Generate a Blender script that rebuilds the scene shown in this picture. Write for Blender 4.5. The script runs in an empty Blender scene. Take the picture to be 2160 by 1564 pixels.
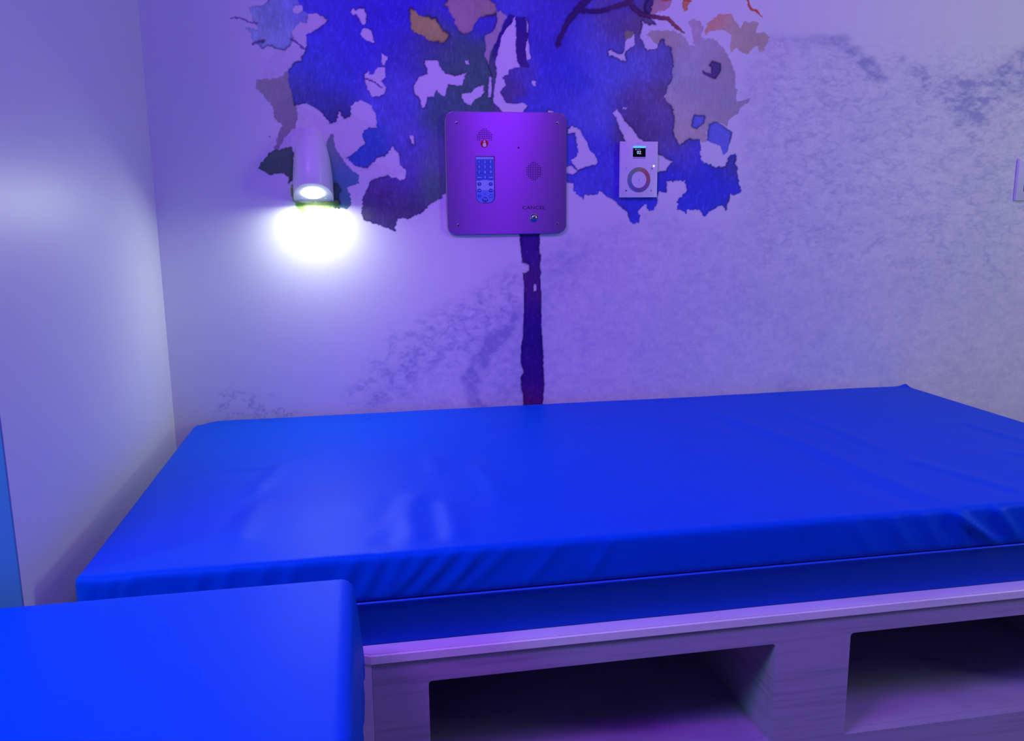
import bpy, bmesh, math, random
import numpy as np
from mathutils import Matrix, Vector

# ------------------------------------------------------------ camera
F = 1763.06; YAW = .17847; PITCH = .184229; ROLL = -.01052
CAMP = np.array([0.0, -2.17334, 1.103])
_cy, _sy = math.cos(YAW), math.sin(YAW); _cp, _sp = math.cos(PITCH), math.sin(PITCH)
_cr, _sr = math.cos(ROLL), math.sin(ROLL)
FW = np.array([_sy*_cp, _cy*_cp, -_sp]); _r = np.array([_cy, -_sy, 0.]); _u = np.cross(_r, FW)
RT = _cr*_r + _sr*_u; UP = -_sr*_r + _cr*_u
sc = bpy.context.scene
COL = sc.collection
cd = bpy.data.cameras.new('camera'); cam = bpy.data.objects.new('camera', cd); COL.objects.link(cam)
cd.sensor_width = 36; cd.lens = F/2160*36; cd.clip_start = .02
cam.matrix_world = Matrix(((RT[0], UP[0], -FW[0], CAMP[0]), (RT[1], UP[1], -FW[1], CAMP[1]), (RT[2], UP[2], -FW[2], CAMP[2]), (0, 0, 0, 1)))
sc.camera = cam

# ------------------------------------------------------------ world, lights, exposure
sc.view_settings.view_transform = 'Standard'; sc.view_settings.look = 'None'
sc.view_settings.gamma = 1; sc.view_settings.exposure = 0; sc.view_settings.use_curve_mapping = False
w = bpy.data.worlds.new('world'); sc.world = w; w.use_nodes = True
w.node_tree.nodes['Background'].inputs[0].default_value = (.10, .05, .5, 1)
w.node_tree.nodes['Background'].inputs[1].default_value = .05

def area(name, loc, target, size, power, color, shape='RECTANGLE', spread=180):
    l = bpy.data.lights.new(name, 'AREA'); l.shape = shape; l.size = size[0]; l.size_y = size[1]
    l.energy = power; l.color = color; l.spread = math.radians(spread)
    o = bpy.data.objects.new(name, l); COL.objects.link(o); o.location = loc
    o.rotation_euler = (Vector(target)-Vector(loc)).to_track_quat('-Z', 'Y').to_euler()
    return o
LIGHTS = [
    ('violet_led_panel', (.77, -2.0, 2.5), (.64, -.9, .6), (.30, .8), 20, (.25, .008, 1)),
    ('violet_led_corner', (-.2, -1.2, 2.55), (.2, -.9, .6), (.6, .6), 4, (.0, 0, 1)),
    ('pale_ceiling_light', (-.8, -1.85, 2.5), (.4, -.6, .7), (.5, .5), 39, (.44, .105, 1)),
    ('cool_ceiling_light', (2.6, -1.3, 2.25), (1.2, -.4, .8), (.4, .4), 3.2, (.95, 1, .5)),
    ('cool_side_light', (2.75, -1.6, 1.3), (1.2, -.4, .8), (.4, .5), 7.5, (.80, 1, .82)),
    ('cyan_light', (-1.35, -1.6, 1.45), (.67, -.9, .28), (.25, .25), 8.5, (.18, .70, .62)),
]
LAMP_W, LAMP_C = 1.65, (.80, .90, .80)
for _l in LIGHTS:
    area(*_l)

# ------------------------------------------------------------ helpers
def tag(o, label=None, cat=None, group=None, kind=None):
    for k, v in (('label', label), ('category', cat), ('group', group), ('kind', kind)):
        if v: o[k] = v
    return o
def empty(name, loc, label, cat, rz=0, group=None):
    o = bpy.data.objects.new(name, None); COL.objects.link(o); o.location = loc
    o.rotation_euler = (0, 0, rz); o.empty_display_size = .05
    return tag(o, label, cat, group)
def link(name, me, mat, parent=None, loc=None, smooth=True, autos=35):
    o = bpy.data.objects.new(name, me); COL.objects.link(o)
    for m in (mat if isinstance(mat, (list, tuple)) else [mat]): me.materials.append(m)
    if smooth:
        for p in me.polygons: p.use_smooth = True
        if autos: me.set_sharp_from_angle(angle=math.radians(autos))
    if parent is not None: o.parent = parent
    if loc is not None: o.location = loc
    return o
def frombm(name, bm, mat, parent=None, loc=None, smooth=True, autos=35):
    bmesh.ops.recalc_face_normals(bm, faces=bm.faces)
    me = bpy.data.meshes.new(name); bm.to_mesh(me); bm.free()
    return link(name, me, mat, parent, loc, smooth, autos)
def addbox(bm, x0, x1, y0, y1, z0, z1, mi=0):
    vs = [bm.verts.new((x, y, z)) for x in (x0, x1) for y in (y0, y1) for z in (z0, z1)]
    fs = []
    for q in ((0, 1, 3, 2), (4, 6, 7, 5), (0, 4, 5, 1), (2, 3, 7, 6), (0, 2, 6, 4), (1, 5, 7, 3)):
        f = bm.faces.new([vs[i] for i in q]); f.material_index = mi; fs.append(f)
    return vs, fs
def box(name, d, mat, parent=None, bevel=0, loc=None, seg=2):
    bm = bmesh.new(); addbox(bm, *d)
    if bevel: bmesh.ops.bevel(bm, geom=bm.edges[:], offset=bevel, segments=seg, affect='EDGES')
    return frombm(name, bm, mat, parent, loc, smooth=bool(bevel))
def rrect(x0, x1, z0, z1, r, n=8, rb=None):
    rb = r if rb is None else rb
    pts = []
    for cx, cz, a, rr in ((x1-r, z1-r, 0, r), (x0+r, z1-r, 90, r), (x0+rb, z0+rb, 180, rb), (x1-rb, z0+rb, 270, rb)):
        for i in range(n+1):
            t = math.radians(a+90*i/n); pts.append((cx+rr*math.cos(t), cz+rr*math.sin(t)))
    return pts
def prism_y(bm, pts, yb, yf, mi=0, bev=0, back=True):
    """outline in x,z extruded from yb (back) to yf (front, towards camera)"""
    rings = []
    prof = [(yb, 0), (yf, 0)] if not bev else [(yb, 0), (yf+bev, 0), (yf+bev*.3, bev*.3), (yf, bev)]
    cx = sum(p[0] for p in pts)/len(pts); cz = sum(p[1] for p in pts)/len(pts)
    n = len(pts)
    for y, ins in prof:
        ring = []
        for i, (x, z) in enumerate(pts):
            ax, az = pts[i-1]; bx, bz = pts[(i+1) % n]
            tx, tz = bx-ax, bz-az; l = math.hypot(tx, tz) or 1
            nx, nz = tz/l, -tx/l
            if (x-cx)*nx+(z-cz)*nz < 0: nx, nz = -nx, -nz
            ring.append(bm.verts.new((x-nx*ins, y, z-nz*ins)))
        rings.append(ring)
    for a, b in zip(rings, rings[1:]):
        for i in range(n):
            f = bm.faces.new((a[i], a[(i+1) % n], b[(i+1) % n], b[i])); f.material_index = mi
    f = bm.faces.new(rings[-1]); f.material_index = mi
    if back: bm.faces.new(rings[0]).material_index = mi
    return rings
def circ(cx, cz, r, n=32): return [(cx+r*math.cos(2*math.pi*i/n), cz+r*math.sin(2*math.pi*i/n)) for i in range(n)]
def unp(px, py, axis, val):
    d = FW*F + RT*(px-1080) - UP*(py-782)
    t = (val-CAMP[axis])/d[axis]; return CAMP+t*d
def wp(px, py, y=0.):
    q = unp(px, py, 1, y); return float(q[0]), float(q[2])
def proj(X):
    d = np.asarray(X, float)-CAMP; z = d@FW
    return 1080+F*(d@RT)/z, 782-F*(d@UP)/z
def text_mesh(txt, size, depth=.0002, sx=1.0):
    c = bpy.data.curves.new('t', 'FONT'); c.body = txt; c.size = size; c.align_x = 'CENTER'; c.align_y = 'CENTER'
    c.extrude = depth; c.resolution_u = 3
    o = bpy.data.objects.new('t', c); COL.objects.link(o)
    dg = bpy.context.evaluated_depsgraph_get(); me = bpy.data.meshes.new_from_object(o.evaluated_get(dg))
    bpy.data.objects.remove(o)
    me.transform(Matrix.Rotation(math.pi/2, 4, 'X') @ Matrix.Scale(sx, 4, (1, 0, 0)))
    return me
def add_text(bm, txt, size, x, y, z, mi, sx=1.0):
    me = text_mesh(txt, size, sx=sx); me.transform(Matrix.Translation((x, y, z)))
    n0 = len(bm.faces); bm.from_mesh(me); bm.faces.ensure_lookup_table()
    for f in bm.faces[n0:]: f.material_index = mi
    bpy.data.meshes.remove(me)

def mat(name, col, rough=.5, metal=0, spec=.5, emis=None, es=0):
    m = bpy.data.materials.new(name); m.use_nodes = True; b = m.node_tree.nodes['Principled BSDF']
    b.inputs['Base Color'].default_value = (*col, 1); b.inputs['Roughness'].default_value = rough
    b.inputs['Metallic'].default_value = metal; b.inputs['Specular IOR Level'].default_value = spec
    if emis: b.inputs['Emission Color'].default_value = (*emis, 1); b.inputs['Emission Strength'].default_value = es
    return m
def N(m, t, **kw):
    n = m.node_tree.nodes.new(t)
    for k, v in kw.items():
        if isinstance(k, str) and hasattr(n, k): setattr(n, k, v)
    return n
def bump(m, scale, strength, dist=.001, detail=4, stretch=(1, 1, 1), typ='noise'):
    nt = m.node_tree; b = nt.nodes['Principled BSDF']
    tc = N(m, 'ShaderNodeTexCoord'); mp = N(m, 'ShaderNodeMapping'); mp.inputs['Scale'].default_value = stretch
    ns = N(m, 'ShaderNodeTexNoise'); ns.inputs['Scale'].default_value = scale; ns.inputs['Detail'].default_value = detail
    bp = N(m, 'ShaderNodeBump'); bp.inputs['Strength'].default_value = strength; bp.inputs['Distance'].default_value = dist
    nt.links.new(tc.outputs['Object'], mp.inputs['Vector']); nt.links.new(mp.outputs[0], ns.inputs['Vector'])
    nt.links.new(ns.outputs['Fac'], bp.inputs['Height']); nt.links.new(bp.outputs[0], b.inputs['Normal'])
    return ns
def mottle(m, c0, c1, scale, stretch=(1, 1, 1), detail=5, lo=.35, hi=.65):
    nt = m.node_tree; b = nt.nodes['Principled BSDF']
    tc = N(m, 'ShaderNodeTexCoord'); mp = N(m, 'ShaderNodeMapping'); mp.inputs['Scale'].default_value = stretch
    ns = N(m, 'ShaderNodeTexNoise'); ns.inputs['Scale'].default_value = scale; ns.inputs['Detail'].default_value = detail
    cr = N(m, 'ShaderNodeValToRGB'); cr.color_ramp.elements[0].position = lo; cr.color_ramp.elements[1].position = hi
    cr.color_ramp.elements[0].color = (*c0, 1); cr.color_ramp.elements[1].color = (*c1, 1)
    nt.links.new(tc.outputs['Object'], mp.inputs['Vector']); nt.links.new(mp.outputs[0], ns.inputs['Vector'])
    nt.links.new(ns.outputs['Fac'], cr.inputs[0]); nt.links.new(cr.outputs[0], b.inputs['Base Color'])

M_white = mat('white_satin_paint', (.80, .80, .80), .42); bump(M_white, 420, .06, .0006)
M_cyan_tint_wall = mat('cyan_light_tinted_wall', (.09, .34, .50), .5); bump(M_cyan_tint_wall, 300, .05, .0006)  # cyan light on this wall is put into its base colour
M_floor = mat('grey_vinyl_floor', (.30, .30, .33), .45); mottle(M_floor, (.26, .26, .29), (.34, .34, .37), 60)
M_room = mat('muted_grey_paint', (.22, .22, .24), .7)
M_ceil = mat('white_ceiling', (.8, .8, .8), .8)
M_vinyl = mat('royal_blue_vinyl', (.0005, .090, .68), .5, spec=.12); bump(M_vinyl, 900, .10, .0004)
M_vinyl.node_tree.nodes['Principled BSDF'].inputs['Specular Tint'].default_value = (.30, .85, 1, 1)
M_pipe = mat('blue_piping', (.004, .13, .9), .35)
M_lam = mat('pale_wood_laminate', (.4, .4, .4), .45); mottle(M_lam, (.34, .31, .42), (.44, .395, .54), 7, (.6, 1, 14), 6, .30, .52)
M_edge = mat('white_edge_band', (.80, .80, .82), .4); mottle(M_edge, (.80, .80, .84), (.90, .90, .92), 10, (.5, 1, 6), 5, .3, .5)
M_lampbody = mat('white_lamp_shell', (.80, .80, .82), .32)
M_lens = mat('lit_lamp_lens', (1, 1, 1), .3, emis=(.93, 1, .95), es=14)
M_lensring = mat('lamp_underside', (.78, .8, .78), .4)
M_steel = mat('brushed_steel', (.50, .42, .54), .34, 1)
nt = M_steel.node_tree; b_ = nt.nodes['Principled BSDF']; b_.inputs['Anisotropic'].default_value = .92
tg = N(M_steel, 'ShaderNodeCombineXYZ'); tg.inputs[2].default_value = 1; nt.links.new(tg.outputs[0], b_.inputs['Tangent'])
bump(M_steel, 140, .05, .0004, 3, (.25, 1, 14))
M_chrome = mat('polished_chrome', (.75, .75, .78), .12, 1)
M_dark = mat('black_hole', (.004, .004, .01), .7)
M_ink = mat('dark_engraving', (.015, .01, .05), .6)
M_red = mat('red_enamel', (.55, .01, .015), .4)
M_wht = mat('white_print', (.85, .85, .85), .5)
M_keyblue = mat('blue_key', (.05, .14, .62), .45)
M_keypale = mat('pale_blue_keypad', (.38, .55, .9), .45)
M_keymid = mat('mid_blue_keypad', (.16, .3, .85), .45)
M_keynavy = mat('navy_key', (.02, .05, .45), .45)
M_glyph = mat('pale_glyph', (.75, .85, 1), .5)
M_ctrl = mat('white_glass_plate', (.80, .80, .84), .25); 
M_screen = mat('screen_black', (.003, .004, .008), .2)
M_cyan = mat('lit_screen_bar', (.05, .3, .4), .4, emis=(.12, .62, .85), es=.85)
M_sw = mat('lit_screen_text', (.5, .5, .6), .4, emis=(.55, .75, 1), es=.9)
M_led = mat('status_led', (.9, .9, 1), .3, emis=(.8, .9, 1), es=3.5)
M_icon = mat('grey_icon_print', (.16, .14, .30), .5)
M_plate = mat('white_switch_plastic', (.78, .80, .80), .3)

# ------------------------------------------------------------ painted wallpaper (procedural pigment map)
def noise2(X, Y, sx, sy, seed, octaves=4, gain=.5):
    out = np.zeros_like(X, dtype=np.float32); amp = 1.; tot = 0.
    for o in range(octaves):
        g = np.random.RandomState(seed+o*17).rand(257, 257).astype(np.float32)
        u = X/sx*2**o + 13.7*o; v = Y/sy*2**o + 7.1*o
        iu = np.floor(u).astype(int); iv = np.floor(v).astype(int); fu = (u-iu).astype(np.float32); fv = (v-iv).astype(np.float32)
        fu = fu*fu*(3-2*fu); fv = fv*fv*(3-2*fv); iu0 = iu % 257; iv0 = iv % 257; iu1 = (iu+1) % 257; iv1 = (iv+1) % 257
        out += amp*((g[iv0, iu0]*(1-fu)+g[iv0, iu1]*fu)*(1-fv)+(g[iv1, iu0]*(1-fu)+g[iv1, iu1]*fu)*fv)
        tot += amp; amp *= gain
    return out/tot
def lin(c):
    c = np.asarray(c, float)/255.; return np.where(c <= .04045, c/12.92, ((c+.055)/1.055)**2.4)
PW, PH = 2170, 930
PX, PY = np.meshgrid(np.arange(PW, dtype=np.float32), np.arange(PH, dtype=np.float32))
WX = PX + 9*(noise2(PX, PY, 16, 16, 1, 4, .6)-.5) + 5*(noise2(PX, PY, 5, 5, 5, 2)-.5)
WY = PY + 9*(noise2(PX, PY, 16, 16, 31, 4, .6)-.5) + 5*(noise2(PX, PY, 5, 5, 55, 2)-.5)
TA = (460, 0, 3.128); TB = (900, 0, 5.4); TC = (1180, 0, 3.127); TG = (0, 0, 1); TT = (1040, 480, 3.91)
def fill(poly, mask, tile=TG, val=True, warp=1.):
    P = np.array(poly, float).reshape(-1, 2)/tile[2] + np.array(tile[:2])
    x0, y0 = np.maximum(np.floor(P.min(0)-14).astype(int), 0); x1, y1 = np.minimum(np.ceil(P.max(0)+14).astype(int), (PW, PH))
    if x1 <= x0 or y1 <= y0: return
    sl = (slice(y0, y1), slice(x0, x1))
    X = PX[sl]*(1-warp)+WX[sl]*warp; Y = PY[sl]*(1-warp)+WY[sl]*warp
    ins = np.zeros(X.shape, bool); n = len(P)
    for i in range(n):
        ax, ay = P[i-1]; bx, by = P[i]
        if ay == by: continue
        c = ((ay > Y) != (by > Y)) & (X < (bx-ax)*(Y-ay)/(by-ay)+ax)
        ins ^= c
    mask[sl][ins] = val
def stroke(pts, wd, mask, tile=TG, val=True, warp=.6):
    P = np.array(pts, float).reshape(-1, 2)/tile[2]+np.array(tile[:2])
    for i in range(len(P)-1):
        a, b = P[i], P[i+1]; w0 = wd[i] if isinstance(wd, list) else wd; w1 = wd[i+1] if isinstance(wd, list) else wd
        x0, y0 = np.maximum(np.floor(np.minimum(a, b)-20).astype(int), 0); x1, y1 = np.minimum(np.ceil(np.maximum(a, b)+20).astype(int), (PW, PH))
        if x1 <= x0 or y1 <= y0: continue
        sl = (slice(y0, y1), slice(x0, x1)); X = PX[sl]*(1-warp)+WX[sl]*warp; Y = PY[sl]*(1-warp)+WY[sl]*warp
        d = b-a; L = (d**2).sum() or 1; t = np.clip(((X-a[0])*d[0]+(Y-a[1])*d[1])/L, 0, 1)
        r = np.hypot(X-a[0]-t*d[0], Y-a[1]-t*d[1]); mask[sl][r < .5*(w0+(w1-w0)*t)] = val
lab = np.zeros((PH, PW), np.int16)
WASH, CAN, TAN, GOLD, PINK, TEAL, DGRN, LGRN, BRN, BIT, ORG, FORK, BRANCH, TRUNK, STRIP, PLUM, TWIG, RED, CLUS, ROSE = range(1, 21)
# pale wash between canopy and lamp, round the left leaves
fill([530,690, 740,815, 870,750, 1050,835, 965,940, 850,1040, 1150,1100, 1240,1140, 1120,1155, 990,1200, 940,1420, 800,1380, 760,1100, 500,880, 470,960, 390,990], lab, TA, WASH)
fill([385,335, 490,300, 560,320, 550,400, 510,400, 460,450, 400,510, 320,520, 290,520, 330,400], lab, TA, WASH)
fill([580,105, 640,95, 720,125, 650,190, 580,230, 575,300, 500,260, 490,215], lab, TA, WASH)
# tan and brown leaves
fill([255,520, 330,525, 400,510, 460,470, 520,520, 520,690, 530,760, 510,840, 480,870, 410,950, 390,1000, 370,990, 400,880, 420,820, 380,780, 370,720, 300,620, 260,590], lab, TA, BRN)
fill([580,235, 600,210, 650,195, 750,200, 820,230, 850,295, 900,300, 880,255, 960,260, 1000,250, 1060,290, 1100,340, 1130,400, 1160,500, 1165,600, 1175,665, 1255,650, 1230,680, 1190,710, 1170,760, 1130,775, 1100,830, 1050,800, 985,815, 970,900, 975,940, 945,940, 930,925, 860,925, 790,975, 730,860, 700,640, 700,545, 700,320, 660,320, 620,280], lab, TC, TAN)
fill([845,150, 880,130, 930,145, 950,175, 935,230, 960,255, 885,290, 870,210], lab, TC, ROSE)
fill([945,210, 1000,130, 1060,90, 1135,90, 1160,150, 1200,190, 1230,150, 1290,145, 1310,165, 1290,210, 1350,210, 1385,250, 1370,305, 1330,340, 1300,300, 1270,310, 1250,360, 1210,355, 1170,320, 1130,355, 1130,230, 1080,200, 1000,205, 960,230], lab, TC, ORG)
fill([600,-20, 745,-20, 730,40, 690,70, 600,100], lab, TC, ROSE)
fill([808,-20, 872,-20, 850,60, 830,70, 810,40], lab, TC, ORG)
stroke([1235,-10, 1260,50, 1300,75, 1340,115], [4, 5, 5, 2], lab, TC, RED)
stroke([675,8, 745,-4], 3, lab, TC, RED); stroke([815,0, 870,5], 3, lab, TC, RED)
# greens round the lamp
fill([265,1105, 310,1045, 350,995, 430,980, 480,965, 500,1000, 500,1150, 490,1180, 455,1215, 470,1170, 430,1145, 330,1150], lab, TA, DGRN)
fill([740,890, 765,885, 775,980, 830,1060, 860,1110, 930,1150, 935,1210, 850,1230, 870,1280, 880,1350, 850,1385, 790,1380, 700,1250, 700,1000], lab, TA, TEAL)
fill([765,1205, 800,1210, 815,1260, 790,1290, 810,1340, 800,1375, 760,1380, 755,1300], lab, TA, DGRN)
fill([478,1230, 500,1200, 520,1330, 800,1320, 805,1370, 720,1385, 665,1420, 655,1480, 620,1480, 580,1420, 520,1370, 485,1300], lab, TA, LGRN)
fill([330,890, 340,900, 338,915, 332,905], lab, TA, TWIG)
# blue canopy
fill([350,-20, 300,25, 205,45, 205,75, 225,110, 235,140, 255,160, 262,195, 215,190, 180,178, 215,225, 235,270, 290,318, 330,300, 385,325, 430,335, 470,295, 495,250, 485,215, 510,180, 535,150, 580,160, 590,100, 700,60, 700,-20], lab, TA, CLUS)
fill([520,-20, 545,40, 555,70, 600,100, 640,95, 720,125, 725,135, 650,190, 580,230, 580,300, 550,400, 510,400, 465,455, 470,520, 490,640, 510,690, 580,685, 640,715, 700,755, 740,815, 775,800, 810,735, 825,780, 865,775, 880,690, 940,660, 1000,690, 1045,760, 1050,835, 960,855, 945,890, 965,940, 900,1010, 840,1050, 900,1090, 985,1110, 1050,1040, 1120,1020, 1150,960, 1190,1010, 1200,1090, 1245,1140, 1225,1190, 1120,1155, 1010,1185, 980,1250, 950,1320, 945,1400, 960,1450, 1050,1480, 1170,1528, 1180,1450, 1250,1445, 1350,1400, 1400,1350, 1475,1300, 1480,1275, 1620,1270, 1700,1000, 2300,1000, 2300,-20], lab, TA, CAN)
fill([-60,-20, 615,-20, 612,60, 590,95, 620,130, 635,160, 600,165, 545,130, 540,250, 560,300, 580,335, 640,325, 650,290, 680,250, 705,310, 740,320, 750,400, 740,480, 745,545, 715,560, 695,640, 720,690, 750,720, 755,800, 750,860, 790,965, 860,915, 920,920, 935,960, 920,1015, 945,1060, 1040,1105, 1100,1090, 1130,1020, 1165,1015, 1165,1060, 1150,1085, 1175,1120, 1180,1210, 1205,1260, 1150,1290, 1125,1275, 1110,1340, 1100,1390, 1080,1360, 1000,1385, 960,1425, 920,1385, 840,1380, 830,1410, 780,1385, 770,1330, 800,1285, 835,1270, 830,1200, 780,1195, 705,1195, 700,1270, 655,1270, 650,1310, 630,1385, 580,1380, 575,1350, 525,1380, 530,1470, 480,1475, 460,1440, 455,1400, 370,1330, 310,1290, 260,1260, 250,1280, 160,1290, 155,1315, 110,1280, 90,1210, 50,1200, -60,1200], lab, TC, CAN)
fill([600,-20, 620,-20, 612,60, 590,95, 560,60, 570,20], lab, TC, PLUM)
# gaps in the canopy
for p in ([485,60, 510,35, 550,30, 555,70, 525,95, 500,85], [870,75, 885,60, 905,75, 935,55, 970,55, 980,100, 975,150, 955,163, 930,130, 910,95, 890,100],
          [935,230, 965,180, 1000,200, 1020,220, 1028,290, 1000,280, 960,250],
          [970,490, 990,465, 1000,495, 1030,490, 1050,450, 1100,440, 1110,510, 1080,540, 1105,580, 1100,615, 1060,640, 1010,640, 985,590, 970,540],
          [1075,350, 1125,380, 1100,430, 1090,425], [1260,895, 1290,900, 1305,950, 1280,950, 1265,920],
          [1360,400, 1460,400, 1465,465, 1520,490, 1600,500, 1640,480, 1610,570, 1560,560, 1520,560, 1510,600, 1500,640, 1460,620, 1440,585, 1420,640, 1380,640, 1360,710, 1340,715, 1330,650, 1300,620, 1290,560, 1320,500, 1385,490]):
    fill(p, lab, TA, 0, .8)
for p in ([395,1080, 440,1060, 510,1060, 545,1010, 600,980, 650,980, 655,1060, 620,1100, 560,1130, 510,1190, 460,1185, 400,1120], [700,880, 740,870, 730,1115, 700,1100],
          [435,690, 470,685, 480,740, 440,735]):
    fill(p, lab, TB, 0, .7)
fill([1200,920, 1245,925, 1240,990, 1195,960], lab, TB, 0, .5)
fill([1380,1255, 1450,1265, 1440,1300, 1375,1300], lab, TB, 0, .5)
for p in ([320,340, 350,335, 370,355, 410,350, 430,320, 440,270, 470,240, 500,225, 500,290, 470,320, 440,330, 430,360, 445,400, 400,395, 365,375, 330,370],
          [50,850, 80,830, 130,850, 190,950, 200,990, 240,1030, 250,1080, 180,1100, 120,1125, 75,1060, 120,1030, 120,960, 105,870, 50,885], [30,1115, 75,1095, 120,1130, 90,1150, 30,1140],
          [350,750, 385,725, 400,750, 450,820, 490,860, 520,910, 560,935, 560,1000, 440,1000, 440,935, 400,850, 375,780], [420,710, 445,708, 445,725, 422,725],
          [640,1010, 700,1045, 750,1065, 700,1130, 640,1145]):
    fill(p, lab, TC, 0, .7)
fill([430,208, 492,205, 488,240, 440,268], lab, TC, STRIP)
# leaves over the canopy
fill([1268,55, 1290,65, 1330,100, 1380,110, 1410,125, 1440,115, 1475,190, 1520,235, 1510,265, 1480,285, 1440,270, 1400,270, 1340,225, 1290,210, 1270,180, 1275,130], lab, TA, GOLD)
fill([190,65, 240,40, 260,-40, 700,-40, 740,20, 780,50, 790,120, 760,170, 700,165, 640,190, 555,245, 530,300, 520,355, 450,378, 370,355, 330,300, 325,235, 270,150, 240,90], lab, TB, PINK)
fill([790,130, 850,120, 910,190, 880,240, 850,340, 790,480, 750,560, 715,640, 705,740, 660,640, 680,530, 655,460, 665,405, 750,355, 785,300, 800,220], lab, TB, ROSE, .6)
fill([940,160, 1005,180, 990,230, 960,290, 910,320, 870,400, 830,500, 800,580, 795,650, 770,740, 795,800, 780,1000, 770,1180, 740,1170, 745,870, 700,740, 740,640, 790,480, 850,350, 900,230], lab, TB, FORK, .5)
fill([1005,180, 1015,450, 1020,600, 1030,700, 1070,760, 980,775, 930,800, 930,850, 870,880, 900,970, 850,1030, 830,1050, 870,1120, 920,1180, 1060,1160, 1140,1200, 1100,1270, 1080,1300, 870,1300, 820,1220, 765,1180, 770,1000, 795,860, 795,780, 780,740, 800,640, 810,560, 850,440, 910,320, 960,290], lab, TB, 0, .6)
fill([1015,190, 1120,200, 1150,250, 1160,400, 1130,540, 1140,690, 1165,770, 1080,765, 1030,700, 1018,600], lab, TB, FORK, .4)
fill([880,880, 930,860, 980,790, 1150,790, 1200,1000, 1160,1160, 1000,1180, 920,1180, 870,1120, 830,1050, 900,970], lab, TB, CAN, .6)
for p in ([1120,205, 1160,280, 1157,370, 1145,370, 1140,270], [1150,435, 1165,500, 1172,600, 1190,660, 1180,685, 1145,685, 1125,560]): fill(p, lab, TB, 0, .3)
stroke([1176,94, 1189,61, 1204,37, 1222,15, 1243,-6], [11, 10, 12, 14, 16], lab, TG, BRANCH)
stroke([1225,22, 1250,24, 1270,22, 1298,14, 1327,5, 1349,29, 1378,34, 1407,40, 1426,56, 1442,68], [8, 9, 9, 9, 9, 9, 9, 10, 9, 5], lab, TG, BRANCH)
stroke([1327,5, 1335,-8], 9, lab, TG, BRANCH)
fill([885,760, 960,765, 950,810, 910,855, 870,840, 880,790], lab, TC, BIT, .5)
fill([985,815, 1040,800, 1140,875, 1130,930, 1110,1010, 1080,1025, 1060,960, 1000,940, 975,930], lab, TC, BIT, .5)
fill([985,430, 1010,400, 1060,420, 1065,465, 1030,520, 980,505, 940,480, 945,465, 1000,490, 1005,450], lab, TC, PLUM, .4)
for p, wd in (([487,38, 508,38, 524,46, 543,48], 4), ([533,93, 545,88, 556,87], 4), ([614,82, 628,92, 640,102], 4), ([770,166, 790,172, 806,184], 3)): stroke(p, wd, lab, TG, TWIG)
# trunk
fill([218,20, 230,200, 235,240, 245,380, 255,440, 258,640, 250,880, 235,960, 228,1090, 235,1140, 250,1200, 232,1230, 235,1330, 248,1380, 250,1700, 410,1700, 410,1475, 420,1300, 415,1100, 405,930, 398,650, 392,400, 390,225, 380,215, 382,20], lab, TT, TRUNK, .35)
for p in ([240,285, 265,295, 300,310, 295,360, 255,380, 243,375], [335,480, 355,470, 360,520, 335,530]): fill(p, lab, TT, WASH, .4)
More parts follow.
